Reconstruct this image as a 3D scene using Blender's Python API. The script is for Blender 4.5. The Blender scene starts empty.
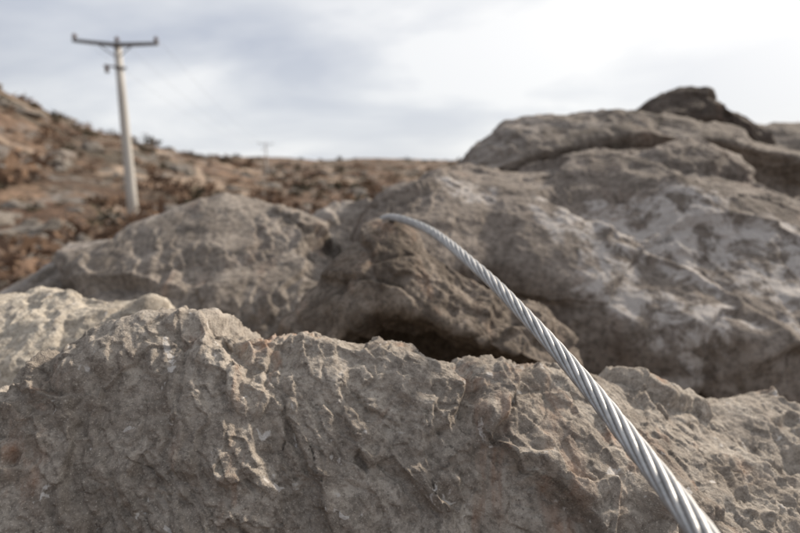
import bpy, math, numpy as np
from mathutils import Vector
scene = bpy.context.scene
H0 = 3.0   # eye height above the valley floor

# ------------------------------------------------------------------ noise
rs = np.random.RandomState(7)
TG = rs.normal(size=(4096,3)).astype(np.float32); TG /= np.linalg.norm(TG,axis=1)[:,None]
TR = rs.rand(4096,3).astype(np.float32)
def hsh(ix,iy,iz,seed):
    h = (ix*73856093) ^ (iy*19349663) ^ (iz*83492791) ^ (seed*2654435)
    h = h & 0x7FFFFFFF
    h = (h ^ (h>>13))*1274126177 & 0x7FFFFFFF
    return (h ^ (h>>15)) & 4095
def perlin(p,seed=0):
    f=np.floor(p); i=f.astype(np.int64); t=(p-f).astype(np.float32)
    w=t*t*t*(t*(t*6-15)+10)
    out=np.zeros(len(p),np.float32)
    for a in (0,1):
        wx=w[:,0] if a else 1-w[:,0]
        for b in (0,1):
            wy=w[:,1] if b else 1-w[:,1]
            for c in (0,1):
                wz=w[:,2] if c else 1-w[:,2]
                g=TG[hsh(i[:,0]+a,i[:,1]+b,i[:,2]+c,seed)]
                d=g[:,0]*(t[:,0]-a)+g[:,1]*(t[:,1]-b)+g[:,2]*(t[:,2]-c)
                out+=wx*wy*wz*d
    return out
def fbm(p,oct=5,gain=.5,lac=2.03,seed=0,ridged=False):
    o=np.zeros(len(p),np.float32); a=1.
    for k in range(oct):
        n=perlin(p*(lac**k)+k*13.7,seed+k)
        if ridged: n=.5-np.abs(n)*2
        o+=a*n; a*=gain
    return o
def voro(p,seed):
    f=np.floor(p); i=f.astype(np.int64); t=(p-f).astype(np.float32)
    N=len(p)
    F1=np.full(N,9e9,np.float32); F2=F1.copy()
    ID=np.zeros(N,np.int64); DV=np.zeros((N,3),np.float32)
    for a in (-1,0,1):
        for b in (-1,0,1):
            for c in (-1,0,1):
                h=hsh(i[:,0]+a,i[:,1]+b,i[:,2]+c,seed)
                d=t-(TR[h]+np.array([a,b,c],np.float32))
                q=(d*d).sum(1)
                m=q<F1
                F2=np.where(m,F1,np.minimum(F2,q))
                F1=np.where(m,q,F1); ID=np.where(m,h,ID); DV[m]=d[m]
    return np.sqrt(F1),np.sqrt(F2),ID,DV
def rot(ax,ay,az):
    from mathutils import Euler
    return np.array(Euler((ax,ay,az)).to_matrix(),dtype=np.float64)
def sstep(a,b,x):
    t=np.clip((x-a)/(b-a),0,1); return t*t*(3-2*t)
def facet(p,seed,soft=.16,k=.65):
    """angular fracture relief: every cell is its own tilted plane"""
    F1,F2,ID,D=voro(p,seed)
    g=TG[(ID*7+3)&4095]
    v=(D*g).sum(1)*1.0+(TR[(ID*5+1)&4095][:,0]-.5)*.6
    e=F2-F1
    return v*((1-k)+k*sstep(0,soft,e))

def mesh_from_grid(name,P,mat,attrs=None,smooth=True):
    nu,nv,_=P.shape
    idx=np.arange(nu*nv).reshape(nu,nv)
    q=np.stack([idx[:-1,:-1],idx[1:,:-1],idx[1:,1:],idx[:-1,1:]],-1).reshape(-1,4)
    me=bpy.data.meshes.new(name)
    me.vertices.add(nu*nv); me.vertices.foreach_set('co',P.reshape(-1).astype(np.float32))
    me.loops.add(q.size); me.loops.foreach_set('vertex_index',q.reshape(-1).astype(np.int32))
    me.polygons.add(len(q))
    me.polygons.foreach_set('loop_start',(np.arange(len(q))*4).astype(np.int32))
    me.polygons.foreach_set('loop_total',np.full(len(q),4,np.int32))
    me.update(calc_edges=True)
    me.polygons.foreach_set('use_smooth',np.full(len(q),smooth))
    if attrs:
        for k,v in attrs.items():
            a=me.attributes.new(k,'FLOAT','POINT'); a.data.foreach_set('value',v.reshape(-1).astype(np.float32))
    me.materials.append(mat)
    ob=bpy.data.objects.new(name,me); scene.collection.objects.link(ob)
    return ob
def mesh_raw(name,V,F,mat,smooth=True):
    me=bpy.data.meshes.new(name); me.from_pydata([tuple(v) for v in V],[],[tuple(f) for f in F]); me.update()
    if smooth: me.polygons.foreach_set('use_smooth',np.ones(len(me.polygons),bool))
    me.materials.append(mat)
    ob=bpy.data.objects.new(name,me); scene.collection.objects.link(ob); return ob

def blur(A,k,axis):
    if k<1: return A
    x=np.arange(-2*k,2*k+1); w=np.exp(-(x/k)**2*1.0); w/=w.sum()
    pad=[(0,0)]*A.ndim; pad[axis]=(2*k,2*k)
    B=np.pad(A,pad,mode='edge'); out=np.zeros_like(A)
    n=A.shape[axis]
    for j,ww in enumerate(w):
        sl=[slice(None)]*A.ndim; sl[axis]=slice(j,j+n); out+=ww*B[tuple(sl)]
    return out

def build_rock(name,st,profs,dens,nu,nv,L,amp,seed,mat,aniso=(1,1,1),rotv=(0,0,0),soft=.008,strata=1.,f1a=1.,f2a=1.,ra=1.,f1s=4.2,f3a=0.,biga=1.,warp=.07,rida=1.,cra=.5):
    """st: (x,y,z,scale,mix) stations along the crest, profs: two cross sections (dy,dz)"""
    st=np.array(st,float); P0,P1=[np.array(p,float) for p in profs]
    ctrl=np.zeros((len(st),len(P0),3))
    for i,(x,y,z,s,w) in enumerate(st):
        p=(P0*(1-w)+P1*w)*s
        ctrl[i,:,0]=x; ctrl[i,:,1]=y+p[:,0]; ctrl[i,:,2]=z+p[:,1]
    su=np.r_[0,np.cumsum(np.linalg.norm(np.diff(st[:,:3],axis=0),axis=1))]
    pm=(P0+P1)/2
    sv=np.r_[0,np.cumsum(np.linalg.norm(np.diff(pm,axis=0),axis=1)*np.array(dens))]
    U=np.linspace(0,su[-1],nu); V=np.linspace(0,sv[-1],nv)
    A=np.zeros((nu,ctrl.shape[1],3))
    for j in range(ctrl.shape[1]):
        for c in range(3): A[:,j,c]=np.interp(U,su,ctrl[:,j,c])
    iv=np.clip(np.searchsorted(sv,V,side='right')-1,0,len(sv)-2); tv=((V-sv[iv])/(sv[iv+1]-sv[iv]))[None,:,None]
    P=A[:,iv]*(1-tv)+A[:,iv+1]*tv
    P=blur(P,max(1,int(nu*soft)),0); P=blur(P,max(1,int(nv*soft*1.6)),1)
    du=np.gradient(P,axis=0); dv=np.gradient(P,axis=1)
    N=np.cross(du,dv); N/=np.linalg.norm(N,axis=2)[:,:,None]+1e-12
    if N[nu//2,int(nv*.55),2]<0: N=-N
    N=blur(N,max(1,int(nu*.01)),0); N=blur(N,max(1,int(nv*.02)),1); N/=np.linalg.norm(N,axis=2)[:,:,None]+1e-12
    q=P.reshape(-1,3)/L
    wv=np.stack([fbm(q*5+7,4,.55,seed=seed+31),fbm(q*5+19,4,.55,seed=seed+32),fbm(q*5+41,4,.55,seed=seed+33)],1)
    R=rot(*rotv)
    qa=((q+wv*warp)@R.T)*np.array(aniso)
    f1=facet(qa*f1s,seed+1,.12); f2=facet(qa*15+3,seed+2,.12)
    m1=sstep(-.15,.25,fbm(q*3.5,2,seed=seed+50)); m2=sstep(-.1,.3,fbm(q*5+3,2,seed=seed+51))
    big=fbm(q*2.6,5,.5,seed=seed+5)
    rough=fbm(q*38,5,.68,seed=seed+12)                       # granular weathered skin
    rid=fbm(qa*8,5,.55,seed=seed+6,ridged=True)
    t=qa[:,0]*9+wv[:,0]*.9; s_=t-np.floor(t); saw=s_*(1-sstep(.88,1,s_))-.4
    t=qa[:,0]*31+wv[:,1]*2.5; s_=t-np.floor(t); saw2=s_*(1-sstep(.84,1,s_))-.4
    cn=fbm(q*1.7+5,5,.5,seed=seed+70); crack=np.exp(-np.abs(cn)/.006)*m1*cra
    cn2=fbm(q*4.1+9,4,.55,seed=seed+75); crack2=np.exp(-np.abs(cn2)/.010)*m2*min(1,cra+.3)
    d=.062*biga*big+.046*f1a*f1+.011*f2a*f2*(.25+.75*m2)+.014*rida*rid+strata*(.011*saw*m1+.0045*saw2*m2)+.0040*ra*rough*(.6+.6*m2)-.012*crack-.005*crack2
    if f3a>0:
        f3=facet(((q+wv*warp*.5)@R.T)*np.array(aniso)*44,seed+3,.08,.3); d+=.0034*f3a*f3
    d=d.reshape(nu,nv)*amp*L
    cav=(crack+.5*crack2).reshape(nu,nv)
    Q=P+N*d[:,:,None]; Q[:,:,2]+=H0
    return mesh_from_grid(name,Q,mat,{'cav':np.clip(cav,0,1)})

# ------------------------------------------------------------------ materials
def newmat(name):
    m=bpy.data.materials.new(name); m.use_nodes=True
    nt=m.node_tree; b=nt.nodes['Principled BSDF']; return m,nt,b
class G:
    def __init__(s,nt): s.nt=nt; s.n=nt.nodes; s.l=nt.links
    def link(s,a,b): s.l.new(a,b)
    def coord(s): return s.n.new('ShaderNodeTexCoord').outputs['Object']
    def noise(s,vec,scale,detail=6,rough=.6,dist=0,lac=2):
        n=s.n.new('ShaderNodeTexNoise'); n.inputs['Scale'].default_value=scale; n.inputs['Detail'].default_value=detail
        n.inputs['Roughness'].default_value=rough; n.inputs['Distortion'].default_value=dist; s.link(vec,n.inputs['Vector']); return n.outputs['Fac']
    def ramp(s,f,*st,interp='LINEAR'):
        r=s.n.new('ShaderNodeValToRGB'); r.color_ramp.interpolation=interp
        e=r.color_ramp.elements
        while len(e)<len(st): e.new(.5)
        for k,(p,c) in enumerate(st):
            e[k].position=p; e[k].color=(c,c,c,1) if isinstance(c,(int,float)) else (*c,1)
        s.link(f,r.inputs['Fac']); return r.outputs['Color']
    def mix(s,f,a,b,t='MIX'):
        m=s.n.new('ShaderNodeMix'); m.data_type='RGBA'; m.blend_type=t
        for inp,v in ((m.inputs[0],f),(m.inputs[6],a),(m.inputs[7],b)):
            if isinstance(v,(int,float)): inp.default_value=v if inp==m.inputs[0] else (v,v,v,1)
            elif isinstance(v,tuple): inp.default_value=(*v,1)
            else: s.link(v,inp)
        return m.outputs[2]
    def math(s,op,a,b=0,c=None):
        m=s.n.new('ShaderNodeMath'); m.operation=op
        for k,v in enumerate((a,b) if c is None else (a,b,c)):
            if isinstance(v,(int,float)): m.inputs[k].default_value=v
            else: s.link(v,m.inputs[k])
        return m.outputs[0]
    def attr(s,n):
        a=s.n.new('ShaderNodeAttribute'); a.attribute_name=n; return a.outputs['Fac']
    def mapping(s,vec,loc=(0,0,0),rot=(0,0,0),sc=(1,1,1)):
        m=s.n.new('ShaderNodeMapping'); s.link(vec,m.inputs[0]); m.inputs[1].default_value=loc; m.inputs[2].default_value=rot; m.inputs[3].default_value=sc; return m.outputs[0]
    def bump(s,h,strength,dist,normal=None):
        b=s.n.new('ShaderNodeBump'); b.inputs['Strength'].default_value=strength; b.inputs['Distance'].default_value=dist
        s.link(h,b.inputs['Height'])
        if normal is not None: s.link(normal,b.inputs['Normal'])
        return b.outputs[0]
def rockmat(name,light,mid,dark,S=1.,lichen=0.,rust=0.,off=(0,0,0),near=False,lcol=(.50,.465,.44),lth=.50,patches=None):
    m,nt,b=newmat(name); g=G(nt)
    raw=g.coord(); co=g.mapping(raw,loc=off)
    big=g.noise(co,4*S,4,.62,.4); md=g.noise(co,22*S,5,.65,.3); fn=g.noise(co,130*S,4 if near else 2,.7)
    c=g.mix(g.ramp(big,(.36,0.),(.64,1.)),dark,mid)
    c=g.mix(g.ramp(md,(.42,0.),(.68,.85)),c,light)
    c=g.mix(g.ramp(fn,(.36,.65),(.56,0.)),c,tuple(x*.55 for x in dark))
    if near:
        vf=g.noise(co,560*S,2,.7)
        c=g.mix(g.ramp(vf,(.58,0.),(.72,.5)),c,tuple(min(1,x*1.4) for x in light))
        v=g.n.new('ShaderNodeTexVoronoi'); v.inputs['Scale'].default_value=200*S; g.link(co,v.inputs['Vector'])
        pit=g.ramp(v.outputs['Distance'],(.12,1.),(.26,0.))
        pm=g.ramp(md,(.5,0.),(.62,1.))
        c=g.mix(g.math('MULTIPLY',g.math('MULTIPLY',pit,pm),.6),c,tuple(x*.35 for x in dark))
        fl=g.ramp(g.noise(g.mapping(co,loc=(4,4,4)),40*S,3,.6,.6),(.66,0.),(.69,.75))
        c=g.mix(fl,c,(.55,.52,.49))
    if rust>0:
        r1=g.ramp(g.noise(g.mapping(co,sc=(1.6,1,.6)),6*S,4,.7,.8),(.55,0.),(.68,1.)); r2=g.ramp(md,(.40,0.),(.62,1.))
        c=g.mix(g.math('MULTIPLY',g.math('MULTIPLY',r1,r2),rust),c,(.29,.15,.085))
    if lichen>0:
        fld=g.noise(co,2.6*S,2,.5,.3)
        l2n=g.noise(co,22*S,6,.78,.5)
        if patches:
            # colonies growing around a few spots on the boulder, ragged edges
            acc=None
            for (px,py,pz,r) in patches:
                d=g.n.new('ShaderNodeVectorMath'); d.operation='DISTANCE'; g.link(raw,d.inputs[0]); d.inputs[1].default_value=(px,py,pz)
                q=g.math('SUBTRACT',1.,g.math('DIVIDE',d.outputs['Value'],r))
                acc=q if acc is None else g.math('MAXIMUM',acc,q)
            fld=g.math('ADD',g.math('MULTIPLY',acc,.5),g.math('MULTIPLY',g.math('SUBTRACT',g.noise(co,9*S,4,.65,.4),.5),1.6))
            l1=g.ramp(fld,(.08,0.),(.15,1.))
        else: l1=g.ramp(fld,(lth,0.),(lth+.07,1.))
        l2=g.ramp(l2n,(.455,0.),(.53,1.))
        c=g.mix(g.math('MULTIPLY',g.math('MULTIPLY',l1,l2),lichen),c,lcol)
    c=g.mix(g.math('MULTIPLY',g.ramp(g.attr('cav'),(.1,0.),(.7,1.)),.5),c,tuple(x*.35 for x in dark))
    g.link(c,b.inputs['Base Color'])
    b.inputs['Roughness'].default_value=.92; b.inputs['Specular IOR Level'].default_value=.2
    n=g.bump(g.noise(co,70*S,5,.75),.65,.0058/S)
    if near:
        n=g.bump(g.noise(co,330*S,3,.75),.75,.0015/S,n)
    g.link(n,b.inputs['Normal'])
    return m
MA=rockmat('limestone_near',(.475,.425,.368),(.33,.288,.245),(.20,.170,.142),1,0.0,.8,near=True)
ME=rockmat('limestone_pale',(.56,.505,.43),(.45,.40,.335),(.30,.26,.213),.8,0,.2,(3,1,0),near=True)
MB=rockmat('limestone_brown',(.30,.252,.21),(.195,.160,.130),(.11,.088,.070),.7,0,.4,(9,1,4))
MD=rockmat('limestone_grey',(.375,.33,.288),(.262,.226,.195),(.155,.132,.112),.6,.3,.3,(2,6,0))
MC=rockmat('limestone_lichen',(.325,.282,.247),(.235,.20,.172),(.15,.126,.107),.5,.72,.15,(5,2,3.3),
   patches=[(.56,1.45,H0-.17,.24),(.80,1.45,H0-.22,.26),(.98,1.38,H0-.30,.24),(.20,1.60,H0-.10,.12),(.62,1.2,H0-.34,.14)])
MS=rockmat('limestone_slab',(.325,.282,.245),(.235,.20,.17),(.15,.126,.105),.5,.25,.12,(5,2,3.3),lth=.56)
MT=rockmat('limestone_cap',(.16,.13,.108),(.112,.09,.074),(.075,.06,.05),.4,0,.2,(1,4,3))

# ------------------------------------------------------------------ boulders
PA0=[(-.22,-.75),(-.17,-.30),(-.145,-.20),(-.10,-.105),(-.04,-.028),(0,0),(.045,-.012),(.11,-.06),(.18,-.2),(.24,-.75)]
PA1=[(-.50,-.75),(-.44,-.22),(-.34,-.09),(-.2,-.045),(-.08,-.022),(0,0),(.05,-.02),(.13,-.09),(.18,-.22),(.24,-.7)]
dA=[.12,1,1.3,1.3,1.3,1,.5,.2,.05]
build_rock('front_boulder',[
 (-.78,.46,-.45,1,0),(-.60,.48,-.335,1,0),(-.507,.49,-.275,1,0),(-.399,.50,-.22,1,0),(-.368,.52,-.193,1,0),(-.337,.54,-.177,1,0),(-.272,.56,-.165,1,0),(-.206,.56,-.164,1,0),
 (-.161,.55,-.174,1,0),(-.109,.56,-.176,1,0),(-.054,.55,-.189,1,0),(0,.56,-.189,1,0),(.027,.55,-.201,1,.05),(.111,.56,-.225,1,.1),(.158,.57,-.237,1,.3),
 (.22,.62,-.246,1,.55),(.314,.66,-.286,1,.85),(.447,.70,-.331,1,1),(.52,.72,-.347,1,1),(.595,.74,-.365,1,1),(.775,.76,-.43,1,1),(1.0,.76,-.6,1,1)],
 (PA0,PA1),dA,1350,520,.85,.62,11,MA,aniso=(1.5,1,.7),rotv=(.2,.55,.2),strata=2.4,f1a=.85,f2a=1.6,ra=1.5,f1s=5.5,f3a=2.1,biga=.85,warp=.035,rida=.8,cra=.08)
PE=[(-.30,-.55),(-.26,-.12),(-.17,-.065),(-.06,-.02),(0,0),(.06,-.015),(.14,-.07),(.22,-.25),(.25,-.6)]
build_rock('pale_boulder',[(-1.15,.85,-.42,1,0),(-.95,.86,-.28,1,0),(-.755,.86,-.217,1,0),(-.6545,.85,-.201,1,0),(-.58,.85,-.195,1,0),(-.507,.85,-.205,1,0),(-.429,.82,-.222,1,0),(-.35,.78,-.25,1,0),(-.26,.75,-.33,.9,0),(-.22,.75,-.45,.8,0)],
 (PE,PE),[.2,1,1,1,1,.8,.4,.2],520,240,.9,.6,23,ME,rotv=(.5,.1,.3),f2a=1.7,f1a=1.3,warp=.04,rida=.8,strata=1.6,ra=1.4)
PB=[(.16,-.50),(.10,-.22),(-.07,-.17),(-.15,-.125),(-.10,-.06),(-.03,-.012),(0,0),(.07,-.02),(.16,-.12),(.2,-.5)]
PB1=[(.16,-.45),(.09,-.14),(-.06,-.105),(-.13,-.08),(-.09,-.04),(-.03,-.012),(0,0),(.07,-.02),(.16,-.10),(.2,-.5)]
build_rock('brown_boulder',[(-.25,.98,-.40,.7,0),(-.19,.97,-.27,.9,0),(-.143,1.0,-.205,1,0),(-.097,1.03,-.15,1,0),(-.05,1.05,-.119,1,0),(0,1.05,-.113,1,0),(.058,1.03,-.145,1,.3),(.134,1.0,-.20,1,.7),(.207,.98,-.235,1,1),(.281,.97,-.262,1,1),(.326,.97,-.33,.8,1),(.35,.97,-.45,.5,1)],
 (PB,PB1),[.3,1,1,1,1,1,.8,.4,.2],520,300,1.0,.55,37,MB,aniso=(1,1,1.4),rotv=(.1,-.5,.1),f1a=1.3,f2a=1.6,f1s=6,ra=1.1,warp=.04,rida=.7,strata=1.4)
PD=[(-.50,-.60),(-.46,-.30),(-.36,-.18),(-.20,-.075),(-.07,-.02),(0,0),(.12,-.02),(.3,-.12),(.45,-.7)]
build_rock('grey_boulder',[(-1.45,1.5,-.62,1,0),(-1.25,1.5,-.44,1,0),(-1.095,1.5,-.345,1,0),(-.973,1.5,-.283,1,0),(-.795,1.5,-.217,1,0),(-.641,1.55,-.165,1,0),(-.523,1.6,-.128,1.05,0),(-.344,1.6,-.125,1.05,0),(-.239,1.5,-.168,1,0),(-.16,1.4,-.26,.8,0),(-.10,1.38,-.42,.6,0)],
 (PD,PD),[.3,1,1,1,1,.8,.4,.2],560,260,1.5,.62,41,MD,aniso=(1,1,1.3),rotv=(.3,.6,.1),f1a=2.2,f2a=1.2,f1s=3.6,warp=.03,rida=.5,biga=.6,strata=1.7,cra=.2)
PF=[(-.30,-.6),(-.25,-.2),(-.12,-.07),(-.03,-.01),(0,0),(.1,-.02),(.25,-.15),(.3,-.6)]
build_rock('small_boulder',[(-.43,2,-.4,.8,0),(-.339,2,-.215,1,0),(-.242,2,-.13,1,0),(-.111,2,-.115,1,0),(0,2,-.17,1,0),(.09,2,-.3,.8,0),(.14,2,-.5,.6,0)],(PF,PF),[.3,1,1,1,.8,.4,.2],260,140,1.2,.6,53,MD,f1a=1.5,f1s=6)
PC=[(-.75,-.85),(-.80,-.42),(-.66,-.34),(-.50,-.23),(-.34,-.12),(-.15,-.035),(0,0),(.2,-.0),(.35,-.15),(.4,-.8)]
PC0=[(-.22,-.70),(-.34,-.34),(-.44,-.24),(-.34,-.12),(-.2,-.04),(-.08,-.01),(0,0),(.2,.0),(.35,-.15),(.4,-.8)]
build_rock('lichen_boulder',[(-.16,1.6,-.42,.7,0),(-.10,1.6,-.24,.8,0),(-.075,1.62,-.155,.9,0),(-.016,1.7,-.085,.9,0),(.1,1.8,-.03,1,0),(.245,1.9,0,1,.2),(.456,1.9,.0,1,.6),(.73,2.0,.065,1.05,1),(1.026,2.0,.045,1.08,1),(1.195,1.9,-.03,1.03,1),(1.342,1.8,-.11,1,1),(1.6,1.7,-.24,.95,1),(1.95,1.7,-.5,.9,1)],
 (PC0,PC),[.3,1,1,1,1,1,.8,.3,.2],820,400,1.9,.6,61,MC,aniso=(1,.9,1.5),rotv=(.35,-.25,.2),strata=1.3,f1a=1.6,f2a=1.1,f1s=4,warp=.035,rida=.5,biga=.7,cra=.25)
PG=[(-.45,-.8),(-.40,-.22),(-.46,-.12),(-.25,-.045),(-.08,-.012),(0,0),(.3,0),(.7,-.3),(.8,-.9)]
build_rock('upper_slab_boulder',[(.14,2.3,-.45,.5,0),(.2,2.35,-.12,.6,0),(.243,2.4,-.02,.7,0),(.312,2.5,.06,.8,0),(.45,2.6,.15,1,0),(.784,2.7,.218,1,0),(1.0,2.7,.255,1,0),(1.224,2.7,.228,1,0),(1.573,2.7,.168,1,0),(1.91,2.6,.04,1,0),(2.33,2.5,-.16,1,0),(2.8,2.5,-.5,1,0)],
 (PG,PG),[.3,1,1,1,1,.8,.3,.2],520,220,2.2,.45,71,MS,aniso=(.8,.8,1.8),rotv=(.2,-.2,.1),strata=1.,f1a=1.5,f2a=1.3,cra=.3)
PH=[(-.20,-.5),(-.24,-.16),(-.2,-.09),(-.06,-.02),(0,0),(.15,-.01),(.3,-.15),(.35,-.5)]
build_rock('cap_boulder',[(1.29,3.0,.0,.6,0),(1.35,3.0,.26,.8,0),(1.40,3.1,.335,1,0),(1.50,3.1,.375,1,0),(1.60,3.1,.41,1,0),(1.70,3.1,.385,1,0),(1.80,3.0,.295,1,0),(1.90,2.95,.21,.8,0),(2.0,2.95,-.1,.6,0)],(PH,PH),[.4,1,1,1,.8,.4,.2],260,150,1.4,.45,83,MT,f1a=1.8,f2a=1.6,f1s=6)
PI=[(-.9,-1.2),(-.8,-.4),(-.4,-.12),(-.1,-.02),(0,0),(.4,0),(.9,-.4),(1.0,-1.4)]
build_rock('back_boulder',[(1.9,4,-.4,.8,0),(2.2,4,.14,1,0),(2.4,4,.255,1,0),(2.69,4,.29,1,0),(2.91,4,.29,1,0),(3.35,4,.24,1,0),(4.1,4,.05,1,0),(5,4,-.5,1,0)],(PI,PI),[.4,1,1,1,.8,.4,.2],300,140,2.6,.5,97,MS)

# ------------------------------------------------------------------ steel cable
mc,nt,b=newmat('galvanised_steel'); g=G(nt); co=g.coord()
n1=g.noise(co,60,4,.6); n2=g.noise(co,400,3,.7)
c=g.mix(g.ramp(n1,(.35,0.),(.7,1.)),(.36,.36,.36),(.52,.515,.51))
c=g.mix(g.ramp(n2,(.55,0.),(.75,.6)),c,(.20,.195,.19))
g.link(c,b.inputs['Base Color'])
b.inputs['Metallic'].default_value=.6
g.link(g.ramp(n2,(.3,.42),(.7,.62)),b.inputs['Roughness']); g.link(g.bump(n2,.35,.0005),b.inputs['Normal'])
cp=np.array([(-.12,1.75,-.60),(-.11,1.55,-.38),(-.08,1.32,-.20),(-.045,1.17,-.122),(-.016,1.055,-.100),(.022,.985,-.1035),(.052,.915,-.110),(.0775,.80,-.119),(.0955,.709,-.129),(.113,.63,-.139),(.128,.551,-.1516),(.145,.466,-.167),(.156,.393,-.180),(.1615,.315,-.190),(.1620,.2536,-.1935),(.156,.15,-.197),(.135,0,-.205),(.10,-.2,-.25),(.05,-.5,-.42),(0,-.8,-.8)],float)
def catmull(P,n):
    out=[]; P=np.vstack([2*P[0]-P[1],P,2*P[-1]-P[-2]])
    for i in range(1,len(P)-2):
        p0,p1,p2,p3=P[i-1:i+3]
        for t in np.linspace(0,1,n,endpoint=False):
            out.append(.5*((2*p1)+(-p0+p2)*t+(2*p0-5*p1+4*p2-p3)*t*t+(-p0+3*p1-3*p2+p3)*t**3))
    out.append(P[-2]); return np.array(out)
c=catmull(cp,60); s=np.r_[0,np.cumsum(np.linalg.norm(np.diff(c,axis=0),axis=1))]
ns=1100; S=np.linspace(0,s[-1],ns); C=np.stack([np.interp(S,s,c[:,k]) for k in range(3)],1)
C=blur(C,14,0); C[:,2]+=H0
T=np.gradient(C,axis=0); T/=np.linalg.norm(T,axis=1)[:,None]
up=np.array([0,0,1.]); X=np.cross(T,up); X/=np.linalg.norm(X,axis=1)[:,None]; Y=np.cross(X,T)
def tube(C,X,Y,r,nr,off):
    a=np.linspace(0,2*np.pi,nr,endpoint=False)
    V=C[:,None]+r*(np.cos(a)[None,:,None]*X[:,None]+np.sin(a)[None,:,None]*Y[:,None])
    n=len(C); F=[]
    i=np.arange(n-1)[:,None]*nr; j=np.arange(nr)[None,:]; j2=(j+1)%nr
    F=np.stack([i+j,i+j2,i+nr+j2,i+nr+j],-1).reshape(-1,4)+off
    return V.reshape(-1,3),F
D=.0155; nw=8; rw=D/2*math.sin(math.pi/nw)/(1+math.sin(math.pi/nw)); R=D/2-rw; pitch=D*12.5
VV=[];FF=[];off=0
v,f=tube(C,X,Y,R-rw*.6,10,0); VV.append(v);FF.append(f);off+=len(v)
for k in range(nw):
    ph=-2*np.pi*S/pitch+2*np.pi*k/nw
    O=np.cos(ph)[:,None]*X+np.sin(ph)[:,None]*Y
    CC=C+O*R
    TT=np.gradient(CC,axis=0); TT/=np.linalg.norm(TT,axis=1)[:,None]
    YY=np.cross(TT,O); YY/=np.linalg.norm(YY,axis=1)[:,None]
    v,f=tube(CC,O,YY,rw,12,off); VV.append(v);FF.append(f);off+=len(v)
mesh_raw('steel_cable',np.vstack(VV),np.vstack(FF),mc)

# ------------------------------------------------------------------ terrain
def terr(x,y):
    r=np.hypot(x,y); th=np.degrees(np.arctan2(x,y))
    base=np.interp(r,[0,2.8,5,11,28,60,110,170,240,310,450,800],[-.85,-.9,-1.9,-2.95,-2.95,-3.3,-4.0,-2.9,.1,3.6,-2,-10])
    A=np.interp(th,[-180,-90,-60,-45,-37,-29.7,-22.8,-17,-12,-8,10,40,80,180],[6,26,30,23,18.2,11.3,7.2,3.6,.8,.2,0,2,6,6])
    t=np.clip((r-32)/(128-32),0,1); Sx=t*t*(3-2*t); Sx*=np.clip(1-(r-150)/260,0,1)
    z=base+A*Sx
    p=np.stack([x,y,np.zeros_like(x)],-1).reshape(-1,3)
    w=np.clip((r-3)/10,0,1)
    n=fbm(p*.12,5,.52,seed=201).reshape(x.shape)*.7+fbm(p*.025,3,.5,seed=211).reshape(x.shape)*np.clip(r/60,0,2)*.9
    n+=fbm(p*1.3,2,.55,seed=221).reshape(x.shape)*.16
    return z+n*w+H0
nr_=400
rr=np.concatenate([[.01],np.geomspace(.5,780,nr_-1)])
a=np.concatenate([np.linspace(-50,50,460),np.linspace(50,310,161)[1:]]); a=np.radians(a)
XX=rr[:,None]*np.sin(a)[None]; YY=rr[:,None]*np.cos(a)[None]
ZZ=terr(XX,YY)
mt,nt,b=newmat('scrubland'); g=G(nt); co=g.coord()
c1=g.mix(g.ramp(g.noise(co,.05,4,.6,.5),(.42,0.),(.58,1.)),(.15,.095,.068),(.115,.097,.077))
c1=g.mix(g.ramp(g.noise(g.mapping(co,sc=(.45,1,1)),.16,5,.65,.4),(.51,0.),(.59,.85)),c1,(.30,.205,.145))
c1=g.mix(g.ramp(g.noise(g.mapping(co,loc=(30,8,0)),.12,6,.75,.3),(.54,0.),(.59,.9)),c1,(.24,.222,.203))
c1=g.mix(g.ramp(g.noise(co,1.4,5,.7),(.48,0.),(.62,.9)),c1,(.06,.047,.037))
tn=g.noise(g.mapping(co,loc=(12,3,0),sc=(1,1,0)),.022,3,.45,.2)
tr=g.ramp(g.math('ABSOLUTE',g.math('SUBTRACT',tn,.5)),(.003,1.),(.010,0.))
c1=g.mix(g.math('MULTIPLY',tr,.8),c1,(.44,.34,.26))
g.link(c1,b.inputs['Base Color']); b.inputs['Roughness'].default_value=1; b.inputs['Specular IOR Level'].default_value=.1
g.link(g.bump(g.noise(co,3,4,.7),1,.25),b.inputs['Normal'])
mesh_from_grid('ground',np.stack([XX,YY,ZZ],-1)[:,::-1],mt)

# field stones (one mesh)
import bmesh
bm=bmesh.new(); bmesh.ops.create_icosphere(bm,subdivisions=2,radius=1); bm.verts.ensure_lookup_table()
IV=np.array([v.co[:] for v in bm.verts]); IF=np.array([[v.index for v in f.verts] for f in bm.faces]); bm.free()
rs=np.random.RandomState(5)
def sector(n,r0,r1,a0=-48,a1=48,pw=.5):
    r=r0*(r1/r0)**(rs.rand(n)**pw); t=np.radians(rs.uniform(a0,a1,n)); return r*np.sin(t),r*np.cos(t),r
x,y,r=sector(1700,9,190)
cl=fbm(np.stack([x,y,x*0],1)*.08,3,seed=301); keep=cl>0; x,y,r=x[keep],y[keep],r[keep]
z=terr(x,y); V=[];F=[];o=0
for i in range(len(x)):
    sz=rs.lognormal(-1.45,.6)*(1+r[i]/110); sc=np.array([sz*rs.uniform(.8,1.6),sz*rs.uniform(.8,1.4),sz*rs.uniform(.4,.8)])
    v=IV*(1+.45*(TG[(np.arange(len(IV))*17+i*31)&4095][:,0:1]*.5))*sc
    q=rs.rand()*6.28; cq,sq=math.cos(q),math.sin(q)
    v=np.stack([v[:,0]*cq-v[:,1]*sq,v[:,0]*sq+v[:,1]*cq,v[:,2]],1)+np.array([x[i],y[i],z[i]])
    V.append(v);F.append(IF+o);o+=len(v)
ms=rockmat('field_limestone',(.30,.27,.24),(.22,.195,.17),(.14,.12,.10),.03,0,.3)
mesh_raw('field_stones',np.vstack(V),np.vstack(F),ms,False)

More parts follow.
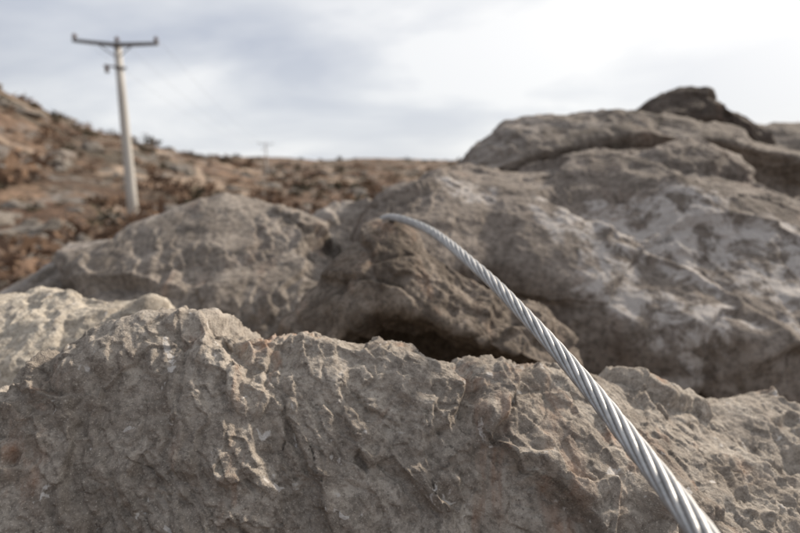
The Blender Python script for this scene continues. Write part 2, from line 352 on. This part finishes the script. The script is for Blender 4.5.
# scrub (one mesh of small leaf/twig faces)
def scrub(name,n,r0,r1,cols,leaves,seed,size,th):
    global rs
    rs=np.random.RandomState(seed)
    x,y,r=sector(n,r0,r1,pw=.6)
    cl=fbm(np.stack([x,y,x*0],1)*.05,3,seed=seed); k=cl>th; x,y,r=x[k],y[k],r[k]; z=terr(x,y)
    N=len(x)
    sz=rs.lognormal(size,.45,N)*(1+r/220)
    L=leaves
    d=rs.normal(size=(N,L,3)); d/=np.linalg.norm(d,axis=2)[:,:,None]; d*=rs.rand(N,L,1)**.4; d[:,:,2]=np.abs(d[:,:,2])*.9
    d*=(1+.35*TG[rs.randint(0,4096,(N,L))][:,:,:1])
    cen=np.stack([x,y,z],1)[:,None]+d*sz[:,None,None]
    e1=rs.normal(size=(N,L,3)); e1/=np.linalg.norm(e1,axis=2)[:,:,None]
    e2=np.cross(e1,rs.normal(size=(N,L,3))); e2/=np.linalg.norm(e2,axis=2)[:,:,None]
    h=(sz[:,None,None]*.16)*(1+rs.rand(N,L,1))
    q=np.stack([cen-e1*h,cen-e2*h*.45,cen+e1*h,cen+e2*h*.45],2).reshape(-1,3)
    F=np.arange(len(q)).reshape(-1,4)
    m,nt,b=newmat(name+'_foliage'); g=G(nt)
    cc=g.mix(g.ramp(g.noise(g.coord(),.2,3,.6),(.40,0.),(.60,1.)),cols[0],cols[1]); g.link(cc,b.inputs['Base Color']); b.inputs['Roughness'].default_value=1
    b.inputs['Specular IOR Level'].default_value=.1
    mesh_raw(name,q,F,m,False)
scrub('dry_scrub',2200,11,220,((.125,.08,.056),(.25,.17,.12)),60,401,-.75,-.05)
scrub('dark_scrub',1100,30,310,((.065,.056,.042),(.11,.09,.062)),60,409,-.7,-.01)

# ------------------------------------------------------------------ utility poles
mp,nt,b=newmat('pole_concrete'); g=G(nt); co=g.coord()
g.link(g.mix(g.noise(g.mapping(co,sc=(1,1,.15)),9,4,.7),(.42,.39,.35),(.60,.575,.54)),b.inputs['Base Color']); b.inputs['Roughness'].default_value=.85
mi,nt,b=newmat('pole_iron'); g=G(nt); g.link(g.mix(g.noise(g.coord(),12,4),(.13,.125,.12),(.20,.18,.17)),b.inputs['Base Color']); b.inputs['Roughness'].default_value=.6; b.inputs['Metallic'].default_value=.3
mg,nt,b=newmat('insulator_ceramic'); g=G(nt); g.link(g.mix(g.noise(g.coord(),20,2),(.10,.06,.045),(.16,.09,.06)),b.inputs['Base Color']); b.inputs['Roughness'].default_value=.25
def cyl(name,p0,p1,r0,r1,mat,par,n=12,segs=1,prof=None):
    p0=np.array(p0,float);p1=np.array(p1,float); t=p1-p0; ln=np.linalg.norm(t); t/=ln
    u=np.array([1,0,0]) if abs(t[0])<.8 else np.array([0,1,0]); a=np.cross(t,u);a/=np.linalg.norm(a);b2=np.cross(t,a)
    prof=prof or [(k/segs,r0+(r1-r0)*k/segs) for k in range(segs+1)]
    V=[];F=[]
    for h,r in prof:
        for k in range(n):
            q=2*math.pi*(k+.5)/n; V.append(p0+t*ln*h+r*(math.cos(q)*a+math.sin(q)*b2))
    for s_ in range(len(prof)-1):
        for k in range(n): F.append((s_*n+k,s_*n+(k+1)%n,(s_+1)*n+(k+1)%n,(s_+1)*n+k))
    F.append(tuple(range(n))[::-1]); F.append(tuple((len(prof)-1)*n+k for k in range(n)))
    ob=mesh_raw(name,V,F,mat,n>6); ob.parent=par; return ob
def pole(loc,h,yaw,arm,k=1.):
    e=bpy.data.objects.new('utility_pole',None); scene.collection.objects.link(e); e.location=loc; e.rotation_euler=(0,0,yaw)
    cyl('shaft',(0,0,-.6),(0,0,h-.15),.29*k,.17*k,mp,e,14,4)
    cyl('crown',(0,0,h-.15),(0,0,h+.10),.18*k,.14*k,mi,e,10)
    cyl('crossarm_a',(-arm,-.16,h+.14),(0,-.16,h-.06),.10*k,.13*k,mi,e,4)
    cyl('crossarm_b',(0.002,-.16,h-.06),(arm,-.16,h+.01),.13*k,.10*k,mi,e,4)
    cyl('brace_a',(-arm*.42,-.17,h-.02),(-.1,-.13,h-.6),.03*k,.03*k,mi,e,6)
    cyl('brace_b',(arm*.42,-.17,h-.02),(.1,-.13,h-.6),.03*k,.03*k,mi,e,6)
    tips=[]
    for j,(xx,zz) in enumerate(((-arm+.1,h+.2),(0,h+.10),(arm-.1,h+.07))):
        yy=-.16 if j!=1 else 0
        cyl('insulator_%d'%(j+1),(xx,yy,zz),(xx,yy,zz+.27),0,0,mg,e,10,prof=[(0,.03),(.2,.03),(.25,.11),(.42,.09),(.5,.06),(.55,.12),(.75,.10),(.85,.05),(1,.04)])
        tips.append((xx,yy,zz+.27))
    cyl('bracket',(-.75,-.02,h-1.0),(.35,-.02,h-1.12),.05*k,.05*k,mi,e,6)
    cyl('switch_box',(-.62,-.02,h-1.35),(-.62,-.02,h-.95),.09,.09,mg,e,8,prof=[(0,.05),(.1,.10),(.5,.08),(.6,.11),(1,.06)])
    cyl('collar',(0,0,h-1.2),(0,0,h-1.05),.21*k,.208*k,mi,e,14)
    bpy.context.view_layer.update()
    return [e.matrix_world@Vector(t) for t in tips]
t1=pole((-14.0,28.0,H0-2.95),8.85,math.radians(1),2.08)
z2=float(terr(np.array([-27.]),np.array([110.]))[0])
t2=pole((-27.,110.,z2),H0+4.2-z2,math.radians(8),1.5,.6)
V=[];F=[];o=0
for A_,B_ in zip(t1,t2):
    A_=np.array(A_);B_=np.array(B_); tt=np.linspace(0,1,60)
    Cw=A_+(B_-A_)*tt[:,None]; Cw[:,2]-=1.6*4*tt*(1-tt)
    Tn=B_-A_; Tn/=np.linalg.norm(Tn); Xw=np.cross(Tn,[0,0,1]); Xw/=np.linalg.norm(Xw); Yw=np.cross(Xw,Tn)
    v,f=tube(Cw,np.tile(Xw,(60,1)),np.tile(Yw,(60,1)),.005,5,o); V.append(v);F.append(f);o+=len(v)
mesh_raw('power_lines',np.vstack(V),np.vstack(F),mi)

# ------------------------------------------------------------------ sky and sun
az,el=math.radians(55),math.radians(33)   # azimuth clockwise from +Y
sd=Vector((math.sin(az)*math.cos(el),math.cos(az)*math.cos(el),math.sin(el)))
w=bpy.data.worlds.new('World'); scene.world=w; w.use_nodes=True; nt=w.node_tree; g=G(nt)
bg=nt.nodes['Background']; bg.inputs['Strength'].default_value=.1
sky=g.n.new('ShaderNodeTexSky'); sky.sky_type='NISHITA'; sky.sun_disc=False; sky.sun_elevation=el; sky.sun_rotation=az
gen=g.n.new('ShaderNodeTexCoord').outputs['Generated']
sx=g.n.new('ShaderNodeSeparateXYZ'); g.link(gen,sx.inputs[0])
zz=g.math('ADD',g.math('MAXIMUM',sx.outputs[2],0),.24)
cb=g.n.new('ShaderNodeCombineXYZ'); g.link(g.math('DIVIDE',sx.outputs[0],zz),cb.inputs[0]); g.link(g.math('DIVIDE',sx.outputs[1],zz),cb.inputs[1])
cm=g.mapping(cb.outputs[0],loc=(2.6,1.3,0),rot=(0,0,.5),sc=(.9,1.1,1))
n=g.noise(cm,.85,6,.5,.3)
cloud=g.ramp(n,(.40,(5.4,5.8,6.7)),(.50,(6.9,7.2,7.8)),(.59,(9.1,9.2,9.4)))
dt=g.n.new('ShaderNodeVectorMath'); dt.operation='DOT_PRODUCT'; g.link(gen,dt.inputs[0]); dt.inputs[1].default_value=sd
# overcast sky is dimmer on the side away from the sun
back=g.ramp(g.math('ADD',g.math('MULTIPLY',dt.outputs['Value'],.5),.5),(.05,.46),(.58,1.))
gl=g.math('POWER',g.math('MAXIMUM',dt.outputs['Value'],0),4.5)
glow=g.mix(gl,cloud,(14,13.6,13.0))
hz=g.ramp(sx.outputs[2],(.0,.55),(.20,0.))
glow=g.mix(hz,glow,(9.0,9.2,9.3))
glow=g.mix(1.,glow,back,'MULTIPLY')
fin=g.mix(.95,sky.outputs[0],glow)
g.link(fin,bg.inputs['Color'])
sl=bpy.data.lights.new('sun','SUN'); sl.energy=5.0; sl.angle=math.radians(4); sl.color=(1,.89,.75)
so=bpy.data.objects.new('sun',sl); scene.collection.objects.link(so); so.rotation_euler=sd.to_track_quat('Z','Y').to_euler()

# ------------------------------------------------------------------ camera
cam=bpy.data.cameras.new('camera'); co_=bpy.data.objects.new('camera',cam); scene.collection.objects.link(co_); scene.camera=co_
cam.lens=24; cam.sensor_width=36; cam.clip_start=.01; cam.clip_end=3000
co_.location=(0,0,H0); co_.rotation_euler=(math.radians(90-10.7),0,0)
cam.dof.use_dof=True; cam.dof.focus_distance=.47; cam.dof.aperture_fstop=4.4
scene.view_settings.view_transform='Standard'; scene.view_settings.look='None'; scene.view_settings.exposure=0
